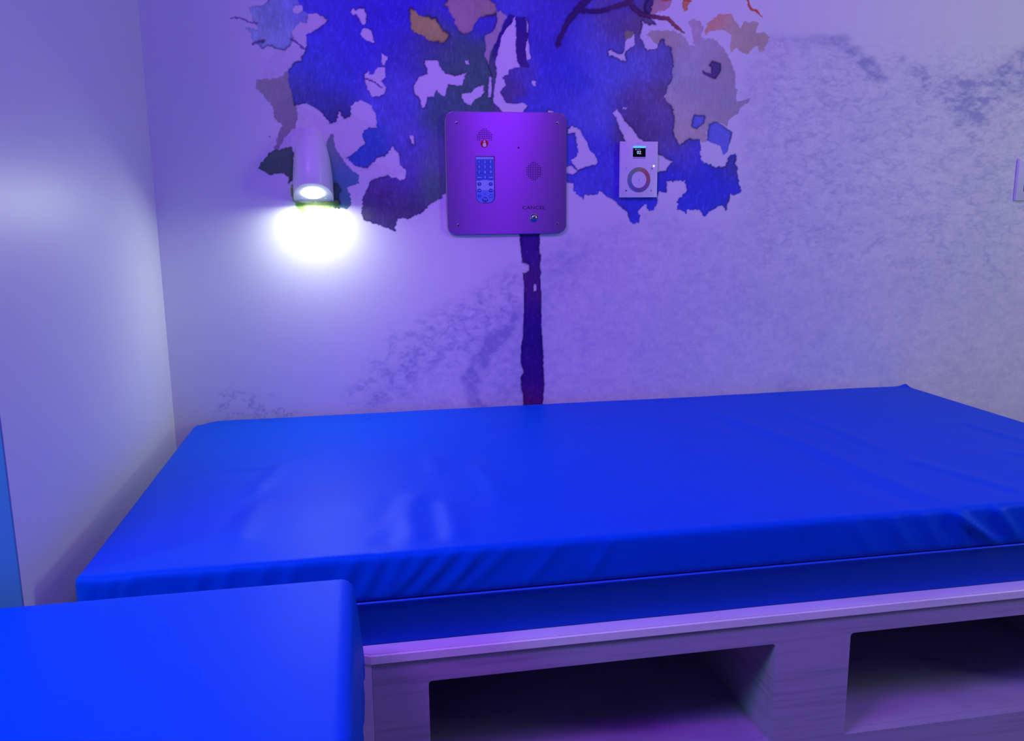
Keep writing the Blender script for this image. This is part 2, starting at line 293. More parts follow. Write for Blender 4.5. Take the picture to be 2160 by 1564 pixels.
# pigments: (x, y, photographed colour, reach); unpainted wall colour in the same light divides it out
WHT = [(330,60,(95,72,190)), (500,250,(118,88,210)), (900,200,(150,118,228)), (1150,150,(150,120,230)), (1500,450,(138,122,222)), (700,600,(170,165,235)), (1150,700,(120,105,222)), (1700,200,(140,128,212)), (2100,60,(140,152,184))]
PIG = {
 WASH: [(600,250,(119,89,203),1)], BRN: [(560,200,(90,70,148),1)], TAN: [(1400,80,(122,98,158),40), (1480,150,(118,106,190),60), (1520,200,(104,92,162),60), (1450,280,(128,108,178),60), (1530,130,(112,92,150),40)],
 ORG: [(1510,45,(142,94,136),25), (1450,10,(138,76,96),25), (1590,85,(118,98,146),40), (1545,80,(128,102,150),25)], ROSE: [(1450,50,(125,100,176),30), (1390,10,(132,88,160),30), (1040,80,(120,92,178),40)],
 DGRN: [(580,340,(46,56,92),1)], TEAL: [(700,310,(76,76,150),30), (730,370,(58,76,165),30), (720,420,(54,80,140),30)], LGRN: [(625,432,(74,98,74),10), (660,440,(112,118,120),14), (655,466,(132,122,190),12), (715,432,(52,72,66),12), (690,440,(96,108,104),12)],  # leaf under the lamp: lamplight glare painted into its paler centre
 GOLD: [(900,50,(126,99,96),1)], PINK: [(990,30,(118,82,152),50), (1030,25,(112,84,128),30)], STRIP: [(1330,75,(92,80,118),1)],
 PLUM: [(1080,190,(62,42,150),40), (1500,150,(58,36,130),30), (1370,15,(52,30,130),30)], BIT: [(1500,280,(66,68,208),1)],
 FORK: [(1065,60,(24,12,132),50), (1100,100,(44,16,130),30), (1045,180,(54,58,120),40)], BRANCH: [(1190,60,(36,12,104),60), (1430,60,(96,40,92),40), (1350,25,(58,22,100),40)],
 TRUNK: [(1115,520,(34,6,132),40), (1118,600,(44,12,120),50), (1122,700,(22,0,120),60), (1122,800,(30,2,120),60), (1115,850,(52,6,100),30)], TWIG: [(600,60,(70,40,150),1)], RED: [(1590,10,(130,46,66),1)],
 CLUS: [(580,60,(86,78,200),50), (570,25,(64,58,170),22), (620,20,(70,62,200),30), (600,90,(84,80,205),20)],
 CAN: [(700,30,(38,32,205),70), (680,160,(42,42,196),55), (640,190,(44,40,140),28), (700,220,(40,36,130),30), (800,60,(30,22,200),60), (750,100,(40,36,205),55), (830,200,(62,52,205),45), (840,110,(48,38,180),40),
   (900,100,(48,44,140),40), (960,110,(44,52,118),35), (990,150,(44,60,108),45), (930,240,(46,58,125),35), (920,330,(66,62,150),30), (925,400,(56,66,118),30), (800,310,(36,52,186),35), (860,300,(66,52,190),35), (850,370,(66,48,170),35), (800,420,(62,44,132),35), (850,440,(58,48,122),35), (770,440,(66,60,120),15),
   (1100,150,(62,46,180),30), (1160,60,(46,34,190),50), (1200,150,(36,34,205),60), (1170,200,(52,46,205),40), (1260,100,(64,56,200),45), (1300,60,(66,44,138),35), (1340,60,(72,50,132),30), (1310,20,(60,44,170),25), (1290,160,(62,60,210),45), (1350,130,(72,62,195),35), (1400,140,(66,52,160),25), (1330,210,(68,46,140),35), (1380,230,(70,50,155),35), (1350,270,(56,40,130),35),
   (1250,230,(62,56,208),40), (1240,330,(48,40,205),35), (1270,390,(48,42,205),35), (1220,400,(52,48,210),25), (1340,440,(34,34,200),30), (1420,310,(62,46,150),30), (1450,340,(52,44,195),30), (1420,380,(34,30,195),35), (1500,380,(30,30,198),50), (1540,350,(46,38,150),22), (1480,430,(32,34,200),35), (1400,200,(70,52,130),20), (1075,180,(64,42,146),20), (1065,205,(58,42,140),16), (1000,20,(40,34,190),40), (1080,20,(50,44,200),30)],
}
def field(pts, X, Y):
    num = np.zeros(X.shape+(3,)); den = np.zeros(X.shape)
    for p in pts:
        s = p[3] if len(p) > 3 else 220.
        s = max(s, 2.); wgt = np.exp(-.5*((X-p[0])**2+(Y-p[1])**2)/(s*.75)**2)+1e-5/(1+((X-p[0])**2+(Y-p[1])**2)/s**2)
        num += wgt[..., None]*lin(p[2]); den += wgt
    return num/den[..., None]
alb = np.zeros((PH, PW, 3), np.float32); alb[:] = (.80, .80, .80)
fib = noise2(PX, PY, 3, 9, 71, 3)-.5; cloudy = noise2(PX, PY, 60, 45, 91, 5, .6)-.5; fine = noise2(PX, PY, 6, 5, 95, 3)-.5
paint = np.zeros((PH, PW), np.float32)
for k, pts in PIG.items():
    m = lab == k
    if not m.any(): continue
    X = PX[m]; Y = PY[m]
    Xw = X+26*cloudy[m]; Yw = Y+26*cloudy[m][::-1]*0+Y*0+26*fine[m]*.3
    c = field(pts, Xw, Y+20*cloudy[m])/field(WHT, X, Y)*.80
    g = 1+ (.45 if k in (CAN, CLUS, TRUNK, FORK) else .22)*fib[m] + .30*cloudy[m]
    c = c*g[:, None]*(1+.9*np.clip(fine[m], -.3, .3)*(k == LGRN))[:, None]
    if k == WASH: c = np.ones_like(c)*np.array([.765, .735, .765])*(1+.12*fib[m])[:, None]
    if k in (CAN, CLUS, TRUNK): c = c+np.clip(fib[m]-.14, 0, 1)[:, None]*np.array([.16, .16, .22])
    alb[m] = np.clip(c, .004, .9); paint[m] = 1
# watercolour rims
def blur(a, r):
    for _ in range(2):
        for ax in (0, 1):
            k = 2*r+1; p = [(0, 0)]*a.ndim; p[ax] = (r+1, r); q = np.cumsum(np.pad(a, p, mode='edge'), ax, dtype=np.float64)
            i1 = [slice(None)]*a.ndim; i0 = [slice(None)]*a.ndim; i1[ax] = slice(k, None); i0[ax] = slice(0, -k)
            a = ((q[tuple(i1)]-q[tuple(i0)])/k).astype(np.float32)
    return a
big = np.where(lab == CLUS, CAN, np.where(lab == WASH, 0, lab))
edge = np.zeros((PH, PW), bool)
edge[1:] |= big[1:] != big[:-1]; edge[:-1] |= big[1:] != big[:-1]; edge[:, 1:] |= big[:, 1:] != big[:, :-1]; edge[:, :-1] |= big[:, 1:] != big[:, :-1]
strong = edge & np.isin(big, (CAN, GOLD, PLUM, BIT, DGRN, TRUNK, PINK))
var = np.clip((noise2(PX, PY, 40, 40, 123, 2)-.3)*3.0, .15, 1)
rim = np.clip(blur(strong.astype(np.float32), 1)*3.2, 0, 1)*var; soft = blur(strong.astype(np.float32), 4)*3.0*var
alb *= (1-.72*rim[..., None]*np.array([1, 1, .8]))
alb *= (1-np.clip(.5*soft*(paint > 0), 0, .5)[..., None]*np.array([.6, .6, 1.]))
# cloudy grey-violet wash on the lower and right part of the wallpaper
def softmask(poly, r):
    m = np.zeros((PH, PW), bool); fill(poly, m, TG, True, 2.2); return blur(m.astype(np.float32), r)
base = softmask([1180,500, 1110,560, 1000,620, 900,680, 850,740, 780,830, 740,930, 2300,960, 2300,80, 2160,95, 2060,165, 2000,150, 1900,125, 1830,120, 1770,78, 1700,82, 1620,78, 1580,110, 1560,230, 1570,330, 1560,450, 1490,480, 1400,440, 1300,460], 14)
rg = 1-np.abs(2*noise2(PX+14*cloudy, PY, 42, 22, 201, 5, .62)-1)          # ridged curls
mot = noise2(PX, PY, 16, 11, 231, 4, .7)-.5; mo2 = noise2(PX, PY, 130, 90, 261, 4, .55)-.5
gran = noise2(PX, PY, 5, 4, 271, 3, .7)-.5
amt = base*(.11+.30*np.clip(mot, -.25, .3)+.12*mo2+.22*gran)
veins = softmask([990,860, 975,800, 1000,750, 1030,700, 1070,680, 1100,640, 1085,690, 1050,740, 1010,790, 1010,830, 1030,870], 5)*.48 + softmask([1140,520, 1270,520, 1200,600, 1150,660, 1150,860, 1010,870, 1050,740, 1110,640], 22)*.22 \
  + softmask([820,700, 1000,620, 1090,560, 1100,640, 1000,740, 900,790, 800,860, 720,860, 760,790], 14)*(.06+1.6*np.clip(rg-.78, 0, 1)) \
  + softmask([1730,72, 1790,74, 1800,100, 1850,130, 1870,170, 1830,165, 1800,120, 1740,95], 4)*.42 + softmask([1890,118, 1930,120, 1950,160, 2050,165, 2110,140, 2170,90, 2170,190, 2130,200, 2080,240, 2060,290, 2020,280, 2010,220, 1960,200, 1930,160], 7)*(.28+.9*mot) \
  + softmask([1640,800, 1700,810, 1700,850, 1620,850], 9)*.22 + softmask([1600,78, 1660,72, 1740,75, 1740,95, 1660,90, 1600,100], 4)*.18 \
  + softmask([1610,80, 2170,110, 2170,620, 1600,560], 30)*np.clip(rg-.86, 0, 1)*1.6
specks = softmask([460,825, 560,825, 640,880, 460,890], 6)*np.clip(rg-.93, 0, 1)*6
amt = np.clip(amt*.95+veins*(.75+1.1*np.clip(mot, -.3, .4))+specks, -.04, .55)*(lab == 0)
alb *= (1-amt[..., None]*np.array([.98, .96, .46]))
# grid with fine cells where the tree is painted
fx = np.unique(np.concatenate([np.arange(-.4765, -.285, .004), np.arange(-.285, 1.15, .00175), np.arange(1.15, 2.06, .0037), np.array([2.3, 2.8, 3.0])]))
fz = np.unique(np.concatenate([np.array([0, .2, .4]), np.arange(.44, 1.05, .0035), np.arange(1.05, 1.70, .00175), np.array([1.75, 2.0, 2.3, 2.6])]))
GX, GZ = np.meshgrid(fx, fz); nx, nz = len(fx), len(fz)
co = np.stack([GX.ravel(), np.zeros(nx*nz), GZ.ravel()], 1)
qx, qy = proj(co); qx = np.clip(qx, 0, PW-2.001); qy = np.clip(qy, 0, PH-2.001)
ix = qx.astype(int); iy = qy.astype(int); ux = (qx-ix)[:, None]; uy = (qy-iy)[:, None]
cv = (alb[iy, ix]*(1-ux)+alb[iy, ix+1]*ux)*(1-uy)+(alb[iy+1, ix]*(1-ux)+alb[iy+1, ix+1]*ux)*uy
me = bpy.data.meshes.new('wall_back')
idx = np.arange(nx*nz).reshape(nz, nx)
quads = np.stack([idx[:-1, :-1], idx[:-1, 1:], idx[1:, 1:], idx[1:, :-1]], -1).reshape(-1, 4)
me.vertices.add(nx*nz); me.vertices.foreach_set('co', co.ravel()); me.loops.add(quads.size); me.loops.foreach_set('vertex_index', quads.ravel())
me.polygons.add(len(quads)); me.polygons.foreach_set('loop_start', np.arange(0, quads.size, 4)); me.update(calc_edges=True)
ca = me.color_attributes.new('pigment', 'FLOAT_COLOR', 'POINT'); ca.data.foreach_set('color', np.concatenate([cv, np.ones((len(cv), 1))], 1).astype(np.float32).ravel())
M_mural = mat('watercolour_wallpaper', (.8, .8, .8), .48, spec=.35)
at = N(M_mural, 'ShaderNodeAttribute'); at.attribute_name = 'pigment'
M_mural.node_tree.links.new(at.outputs['Color'], M_mural.node_tree.nodes['Principled BSDF'].inputs['Base Color'])
bump(M_mural, 240, .12, .0012, 3)
wb = link('wall_back', me, M_mural, smooth=False); tag(wb, kind='structure')
# other walls, floor, ceiling
XL = -.4765; YE = -.99
tag(box('wall_left', (XL-.12, XL, YE, 0, 0, 2.6), M_white), kind='structure')
tag(box('wall_near_left', (-2.3, XL-.12, YE, YE+.12, 0, 2.6), M_cyan_tint_wall), kind='structure')
bm = bmesh.new(); addbox(bm, XL-.12, XL-.001, YE-.004, YE, 0, 2.6)
tag(frombm('wall_end_cyan_tint_1', bm, M_cyan_tint_wall, smooth=False), kind='structure')  # thin sheet carrying the painted cyan light across the wall's end face
tag(box('wall_far_left', (-2.42, -2.3, -3.7, YE, 0, 2.6), M_room), kind='structure')
tag(box('wall_right', (3.0, 3.12, -3.7, 0, 0, 2.6), M_room), kind='structure')
tag(box('wall_front', (-2.42, 3.12, -3.82, -3.7, 0, 2.6), M_room), kind='structure')
tag(box('floor', (-2.42, 3.12, -3.82, 0, -.06, 0), M_floor), kind='structure')
tag(box('ceiling', (-2.42, 3.12, -3.82, 0, 2.6, 2.66), M_ceil), kind='structure')

# ------------------------------------------------------------ soft furnishings
def softbox(name, x0, x1, y0, y1, z0, z1, r, pitch, mat_, parent, disp=None, taper=None, rb=None):
    """rounded box made of one welded grid; disp(P, N) moves points, z taper narrows the foot"""
    def axis(a, b):
        n = max(2, int(round((b-a-2*r)/pitch))); k = 5
        e = [r*(1-math.cos(math.pi/2*i/k)) for i in range(k)]
        return np.array([a+t for t in e]+list(np.linspace(a+r, b-r, n+1))+[b-t for t in e[::-1]])
    ax = [axis(x0, x1), axis(y0, y1), axis(z0, z1)]
    lo = np.array([x0, y0, z0])+r; hi = np.array([x1, y1, z1])-r
    V = []; Q = []; off = 0
    for d in range(3):
        for side in (0, 1):
            a, b = [i for i in range(3) if i != d]
            A, B = np.meshgrid(ax[a], ax[b], indexing='ij'); P = np.zeros(A.shape+(3,)); P[..., a] = A; P[..., b] = B; P[..., d] = (ax[d][0], ax[d][-1])[side]
            n0, n1 = A.shape; I = np.arange(n0*n1).reshape(n0, n1)+off; off += n0*n1
            q = np.stack([I[:-1, :-1], I[1:, :-1], I[1:, 1:], I[:-1, 1:]], -1).reshape(-1, 4)
            if (side == 0) != (d == 1): q = q[:, ::-1]
            V.append(P.reshape(-1, 3)); Q.append(q)
    V = np.concatenate(V); Q = np.concatenate(Q)
    C = np.clip(V, lo, hi); Nn = V-C; L = np.linalg.norm(Nn, axis=1, keepdims=True); L[L == 0] = 1; Nn = Nn/L
    V = C+Nn*r
    if disp is not None: V = disp(V, Nn)
    me = bpy.data.meshes.new(name); me.from_pydata(V.tolist(), [], Q.tolist())
    bm = bmesh.new(); bm.from_mesh(me); bmesh.ops.remove_doubles(bm, verts=bm.verts, dist=1e-5); bpy.data.meshes.remove(me)
    return frombm(name, bm, mat_, parent, autos=0)
BT = 1.103-.5027; BX0, BX1 = -.4196, 1.5623; BY0, BY1 = -.967, -.018
SEAM = 1.103-.579; BB = 1.103-.668
# creases on the top, given along the cover: (pixels -> plane), width m, height m
def topxy(px, py): q = unp(px, py, 2, BT); return q[:2]
CRE = [([600,975, 560,1015, 530,1040], .020, .0030), ([545,1060, 515,1110, 495,1150], .022, .0028), ([875,1040, 862,1090, 865,1165], .026, .0050), ([938,1055, 950,1100, 962,1150], .022, .0045), ([905,960, 925,1000], .022, .0028),
       ([1000,975, 1035,1020, 1060,1065], .022, .0030), ([1480,862, 1700,940, 1850,1005, 2005,1072], .030, .0030), ([1640,862, 1760,905, 1880,955], .020, .0016), ([1900,965, 2060,1010, 2160,1040], .018, .0020), ([2030,890, 2160,930], .018, .0018), ([2120,952, 2180,965], .014, .0016), ([790,1140, 830,1100, 850,1060], .02, .0015), ([890,905, 900,930], .02, .0022), ([470,990, 560,985], .02, .0010)]
CREW = [(np.array([topxy(*p) for p in np.array(c).reshape(-1, 2)]), w_, h_) for c, w_, h_ in CRE]
def polydist(P, pl):
    best = np.full(len(P), 1e9); s = np.zeros(len(P)); sgn = np.zeros(len(P)); n = len(pl)-1
    for i in range(n):
        a, b = pl[i], pl[i+1]; d = b-a; L = (d**2).sum(); t = ((P-a)@d)/L; tc = np.clip(t, 0, 1)
        e = P-a-tc[:, None]*d; r = np.hypot(e[:, 0], e[:, 1]); m = r < best
        best[m] = r[m]; s[m] = (i+tc[m])/n; sgn[m] = np.sign(d[0]*e[m, 1]-d[1]*e[m, 0])
    return best, s, sgn
# folds on the front drape: (x at top, x at bottom, width, depth)
FOLD = []
for a, b_2 in ((745, 700), (800, 755), (850, 800), (900, 815), (955, 860), (1010, 925), (1075, 965), (1180, 1100), (1290, 1230)):
    FOLD.append((unp(a, 1165, 1, BY0)[0], unp(b_2, 1240, 1, BY0)[0], .011, .0032 if a < 1050 else .0018))
for a, b_2, h_ in ((1800, 1850, .0020), (1880, 1925, .0028), (1945, 1990, .0028), (2012, 2110, .0085), (2012, 2040, .0045), (2100, 2155, .0060), (2190, 2250, .006)):
    FOLD.append((unp(a, 1080, 1, BY0)[0], unp(b_2, 1150, 1, BY0)[0], .012, h_))
for a in (190, 230, 270, 420, 480, 560, 620):
    FOLD.append((unp(a, 1210, 1, BY0)[0], unp(a-25, 1270, 1, BY0)[0], .010, .0026))
def wob(P, s, seed): return noise2(P[:, 0]+5, P[:, 1]+5, s, s, seed, 3)-.5
def cover_disp(V, Nn):
    up = np.clip(Nn[:, 2], 0, 1); fr = np.clip(-Nn[:, 1], 0, 1); z = np.zeros(len(V))
    for pl, w_, h_ in CREW:
        d, s, g = polydist(V[:, :2], pl); tap = np.clip(np.minimum(s, 1-s)*6+.25, 0, 1)
        z += 1.25*h_*tap*np.exp(-(d/w_)**2)*1.0 - h_*.9*tap*np.exp(-((d+g*w_*1.2)/w_)**2)*.6
    z *= np.clip((V[:, 1]-BY0)/.06, 0, 1)
    z += .004*wob(V, .35, 301)+.0012*wob(V, .08, 311)
    V = V.copy(); V[:, 2] += z*up
    t = np.clip((BT-V[:, 2])/(BT-SEAM), 0, 1); y = np.zeros(len(V))
    for xa, xb, w_, h_ in FOLD:
        xc = xa+(xb-xa)*t**1.2; y += h_*np.exp(-((V[:, 0]-xc)/w_)**2)*np.sin(np.pi*np.clip(t*.85+.12, 0, 1))
    V[:, 1] -= 1.5*y*fr
    V[:, 1] -= .0015*wob(np.stack([V[:, 0], V[:, 2]*2], 1), .06, 321)*fr
    # taut corners pulled up into small points
    for cx, cy, h_ in ((BX1, BY1, .010), (BX0, BY0, .004)):
        d = np.hypot(V[:, 0]-cx, V[:, 1]-cy); V[:, 2] += h_*np.exp(-(d/.022)**2)*up
    d = np.hypot(V[:, 0]-BX0, V[:, 1]-BY1); V[:, 2] -= .012*np.exp(-(d/.03)**2)
    return V
mt = empty('mattress', ((BX0+BX1)/2, (BY0+BY1)/2, BB), 'long royal blue mattress with a creased cover, lying against the mural wall', 'mattress')
INV = Matrix.Translation(mt.location).inverted()
def under(o, root):
    o.matrix_parent_inverse = Matrix.Translation(root.location).inverted(); return o
under(softbox('cover_upper', BX0, BX1, BY0, BY1, SEAM, BT, .011, .0065, M_vinyl, mt, cover_disp), mt)
def low_disp(V, Nn):
    V = V.copy(); t = np.clip((SEAM-V[:, 2])/(SEAM-BB), 0, 1)
    V[:, 1] += np.where(V[:, 1] < (BY0+BY1)/2, .032*t, 0); V[:, 0] += .012*t*(1-2*np.clip((V[:, 0]-BX0)/(BX1-BX0), 0, 1))
    for px in (2080,):
        xc = unp(px, 1160, 1, BY0)[0]+.05*t; V[:, 1] -= .004*np.exp(-((V[:, 0]-xc)/.012)**2)*np.clip(1-t*1.6, 0, 1)
    V[:, 1] -= .003*wob(np.stack([V[:, 0], V[:, 2]*2], 1), .25, 341)*(Nn[:, 1] < -.5)
    return V
under(softbox('cover_lower', BX0+.004, BX1-.004, BY0+.004, BY1-.002, BB, SEAM, .004, .012, M_vinyl, mt, low_disp), mt)
def tube(name, pts, r, mat_, parent, closed=True, n=8):
    bm = bmesh.new(); rings = []; m = len(pts); P = [Vector(p) for p in pts]
    for i, p in enumerate(P):
        t = (P[(i+1) % m]-P[i-1]).normalized() if closed else (P[min(i+1, m-1)]-P[max(i-1, 0)]).normalized()
        a = t.cross(Vector((0, 0, 1))); a = a.normalized() if a.length > .1 else Vector((1, 0, 0)); b = a.cross(t)
        rings.append([bm.verts.new(p+r*(a*math.cos(2*math.pi*k/n)+b*math.sin(2*math.pi*k/n))) for k in range(n)])
    for i in range(m if closed else m-1):
        A, B = rings[i], rings[(i+1) % m]
        for k in range(n): bm.faces.new((A[k], A[(k+1) % n], B[(k+1) % n], B[k]))
    return frombm(name, bm, mat_, parent, autos=0)
ring = [(x, y, SEAM) for x, y in rrect(BX0, BX1, BY0, BY1, .012, 5)]
under(tube('piping', ring, .0017, M_pipe, mt), mt)

# second cushion in the foreground, on its own bench
CX0, CX1, CY0, CY1 = -1.35, -.030, -1.75, -1.030
bn = empty('bench_cushion', (-.69, -1.39, BB), 'smooth bright blue vinyl bench cushion in the foreground, filling the bottom left corner', 'cushion')
def cush_disp(V, Nn):
    V = V.copy(); V[:, 2] += .002*wob(V, .3, 401)*np.clip(Nn[:, 2], 0, 1)
    t = np.clip((BT-V[:, 2])/(BT-BB), 0, 1); s = (Nn[:, 0] > .3)
    V[:, 0] += s*(.014*np.clip(t/.75, 0, 1)**.7-.006*np.clip(t*2-.9, 0, 1)*np.clip((-1.05-V[:, 1])/.05, 0, 1)+.003*np.clip(t*2-.6, 0, 1)*np.sin((V[:, 1]+1.04)*45))
    return V
under(softbox('cushion_cover', CX0, CX1, CY0, CY1, BB, BT, .016, .012, M_vinyl, bn, cush_disp), bn)
under(tube('piping', [(x, y, BB+.012) for x, y in rrect(CX0+.004, CX1+.006, CY0+.004, CY1-.004, .016, 5)], .0016, M_pipe, bn), bn)
bb = empty('storage_bench', (-.7, -1.4, 0), 'white laminate bench box under the foreground blue cushion', 'bench')
under(box('carcass', (CX0+.02, CX1-.075, CY0+.03, CY1-.02, .06, BB), M_edge, bb, .002), bb)
under(box('plinth', (CX0+.05, CX1-.11, CY0+.06, CY1-.04, 0, .06), M_lam, bb), bb)

# ------------------------------------------------------------ bed base
YF = -.957
bs = empty('bed_base', (.6, -.5, 0), 'white wooden bed base with open cubbies, under the long blue mattress', 'bed')
C1 = (.080, .672, 1.103-.915, 1.103-.725); C2 = (.812, 1.404, 1.103-.915, 1.103-.720)
ZT = BB; XB0, XB1 = -.007, 1.60
bm = bmesh.new()   # front panel with two rounded openings
def front_panel(bm, yb, yf):
    outer = [(XB0, .05), (XB1, .05), (XB1, ZT-.016), (XB0, ZT-.016)]
    es = []
    def loop(pts):
        vs = [bm.verts.new((x, yf, z)) for x, z in pts]
        return [bm.edges.new((vs[i], vs[(i+1) % len(vs)])) for i in range(len(vs))]
    es += loop(outer)
    for c in (C1, C2): es += loop(rrect(*c, .006, 5))
    g = bmesh.ops.triangle_fill(bm, edges=es, use_beauty=True, normal=(0, -1, 0))
    fs = [f for f in g['geom'] if isinstance(f, bmesh.types.BMFace)]
    ex = bmesh.ops.extrude_face_region(bm, geom=fs)
    bmesh.ops.translate(bm, verts=[v for v in ex['geom'] if isinstance(v, bmesh.types.BMVert)], vec=(0, yb-yf, 0))
front_panel(bm, YF+.018, YF)
fp = frombm('front_panel', bm, M_lam, bs, smooth=False); under(fp, bs)
# cubby boxes behind the openings
for c in (C1, C2):
    x0, x1, z0, z1 = c; D = .66; t = .004; y0, y1 = YF+.0185, YF+D
    bm = bmesh.new()
    addbox(bm, x0-t, x1+t, y0, y1, z0-t, z0, 0); addbox(bm, x0-t, x1+t, y0, y1, z1, z1+t, 0)
    addbox(bm, x0-t, x0, y0, y1, z0, z1, 0); addbox(bm, x1, x1+t, y0, y1, z0, z1, 0); addbox(bm, x0-t, x1+t, y1, y1+t, z0-t, z1+t, 0)
    o = frombm('storage_cubby', bm, M_lam, bs, smooth=False); under(o, bs)
# top board and lip: left front corner is cut at an angle
def prism_z(bm, pts, z0, z1, bev=0):
    a = [bm.verts.new((x, y, z0)) for x, y in pts]; b = [bm.verts.new((x, y, z1)) for x, y in pts]; n = len(pts)
    for i in range(n): bm.faces.new((a[i], a[(i+1) % n], b[(i+1) % n], b[i]))
    bm.faces.new(b); bm.faces.new(a[::-1])
bm = bmesh.new(); prism_z(bm, [(XB0-.001, YF-.005), (XB1, YF-.005), (XB1, -.02), (-.41, -.02), (-.41, -.922), (-.090, -.92)], ZT-.016, ZT)
bmesh.ops.bevel(bm, geom=[e for e in bm.edges if all(v.co.z > ZT-.001 for v in e.verts)], offset=.003, segments=3, affect='EDGES')
under(frombm('top_board', bm, M_edge, bs, smooth=False), bs); bs.children[-1]['label'] = 'white top board with a rounded front lip'
bm = bmesh.new(); prism_z(bm, [(XB0-.0005, YF-.001), (XB0-.0005, YF+.018), (-.085, -.908), (-.090, -.922)], .05, ZT-.016)
under(frombm('corner_panel', bm, M_edge, bs, smooth=False), bs)
bm = bmesh.new(); addbox(bm, -.40, -.086, -.922, -.906, .05, ZT-.016); under(frombm('side_panel', bm, M_edge, bs, smooth=False), bs)
bm = bmesh.new(); addbox(bm, XB1-.018, XB1, YF+.0185, -.03, .05, ZT-.016); under(frombm('side_panel', bm, M_edge, bs, smooth=False), bs)
bm = bmesh.new(); addbox(bm, -.38, XB1-.03, -.845, -.05, 0, .05); under(frombm('plinth', bm, M_lam, bs, smooth=False), bs)

# ------------------------------------------------------------ wall lamp
LX = -.1065
lx0, lz = wp(620, 424); lx1, _ = wp(705, 424); LX = (lx0+lx1)/2; LW = (lx1-lx0)/2*.985
LZ0 = wp(660, 425)[1]; LZ1 = wp(652, 266)[1]; LH = LZ1-LZ0; LD = .088; TILT = .46
lp = empty('wall_lamp', (LX, 0, LZ0), 'lit white bullet-shaped wall lamp shining down from the left side of the tree mural', 'lamp')
bm = bmesh.new(); NT, NA = 30, 36; rings = []
for i in range(NT+1):
    t = i/NT; t = 1-(1-t)**1.6 if i < NT else 1.
    a = LW*max(0., 1-t**2.7)**.47; b = LD*max(0., 1-t**2.0)**.62
    r = []
    for k in range(NA+1):
        th = math.pi*k/NA; cs, sn = math.cos(th), math.sin(th)
        ex = .82; x = a*math.copysign(abs(cs)**ex, cs); y = -b*sn**ex
        z = t*LH + (1-t)**1.5*(-y)*TILT
        r.append(bm.verts.new((x, y, z)))
    rings.append(r)
for A, B in zip(rings, rings[1:]):
    for k in range(NA): bm.faces.new((A[k], A[k+1], B[k+1], B[k]))
for A, B in zip(rings, rings[1:]): bm.faces.new((A[0], B[0], B[-1], A[-1]))
bmesh.ops.remove_doubles(bm, verts=bm.verts, dist=1e-5)
frombm('lamp_shell', bm, M_lampbody, lp)
# underside plate with round lens, in the tilted plane
th = math.atan(TILT)
def up_(x, s, h=0):  # s along the plate from the wall, h above plate (into shell)
    return (x, -s*math.cos(th)+h*0 - h*math.sin(th)*-1*0, s*math.sin(th)+h)
bm = bmesh.new(); vs = []
for k in range(NA+1):
    t_ = math.pi*k/NA; cs, sn = math.cos(t_), math.sin(t_); x = LW*.985*math.copysign(abs(cs)**.82, cs); y = LD*.98*sn**.82
    vs.append(bm.verts.new((x, -y, y*TILT+.0005)))
bm.faces.new(vs); frombm('underside_plate', bm, M_lensring, lp, smooth=False)
LC = .0455; LR = .0245
nrm = Vector((0, -math.sin(th), -math.cos(th))); ez = Vector((0, -math.cos(th), math.sin(th)))
def disc(name, cx, s, r, h0, h1, m, par, n=36, dome=0):
    bm = bmesh.new(); c0 = Vector((cx, -s*math.cos(th), s*math.sin(th))); rr = []
    for rad, h in ((r, h0), (r, h1), (r*.82, h1+dome)):
        rr.append([bm.verts.new(c0+Vector((rad*math.cos(2*math.pi*k/n), 0, 0))+ez*(rad*math.sin(2*math.pi*k/n))+nrm*h) for k in range(n)])
    for A, B in zip(rr, rr[1:]):
        for k in range(n): bm.faces.new((A[k], A[(k+1) % n], B[(k+1) % n], B[k]))
    bm.faces.new(rr[-1]); bm.faces.new(rr[0]); return frombm(name, bm, m, par)
disc('lens', 0, LC, LR, -.002, .0032, M_lens, lp)
lp.children[-1]['label'] = 'glowing white round lens'
for sx in (-1, 1): disc('screw', sx*.029, .017, .0035, -.002, .0006, M_chrome, lp, 14, .0004)
l = bpy.data.lights.new('lamp_beam', 'AREA'); l.shape = 'DISK'; l.size = .044; l.energy = LAMP_W; l.color = LAMP_C; l.spread = math.radians(178)
lo = bpy.data.objects.new('lamp_beam', l); COL.objects.link(lo); lo.parent = lp
lo.location = Vector((0, -LC*math.cos(th), LC*math.sin(th)))+nrm*.0075; lo.rotation_euler = nrm.to_track_quat('-Z', 'Y').to_euler()

# ------------------------------------------------------------ steel intercom panel
PYF = -.011
px0, pz0 = wp(943.5, 496.5, PYF); px1, pz1 = wp(1195.3, 237.5, PYF)
ip = empty('intercom_panel', ((px0+px1)/2, 0, pz0), 'square brushed steel intercom panel with keypad and cancel button, mounted over the painted tree trunk', 'intercom')
def P(px, py, y=PYF): x, z = wp(px, py, y); return x, z
def part(name, bm, m, par, root=ip, smooth=True): return under(frombm(name, bm, m, par, smooth=smooth), root)
def part2(name, bm, m, par, root, smooth=True):     # child of a child whose world position is the origin of the root's parent inverse
    o = frombm(name, bm, m, par, smooth=smooth); return o
kx0, kz1 = P(1002.8, 329.5); kx1, _ = P(1043.2, 329.5); _, kz0 = P(1022, 429)
bm = bmesh.new()
es = []
def loop(pts, y):
    vs = [bm.verts.new((x, y, z)) for x, z in pts]
    return [bm.edges.new((vs[i], vs[(i+1) % len(vs)])) for i in range(len(vs))]
outer = rrect(px0, px1, pz0, pz1, .024, 10); inset = .0016
cxp, czp = (px0+px1)/2, (pz0+pz1)/2
inner = rrect(px0+inset, px1-inset, pz0+inset, pz1-inset, .024-inset, 10)
kh = []
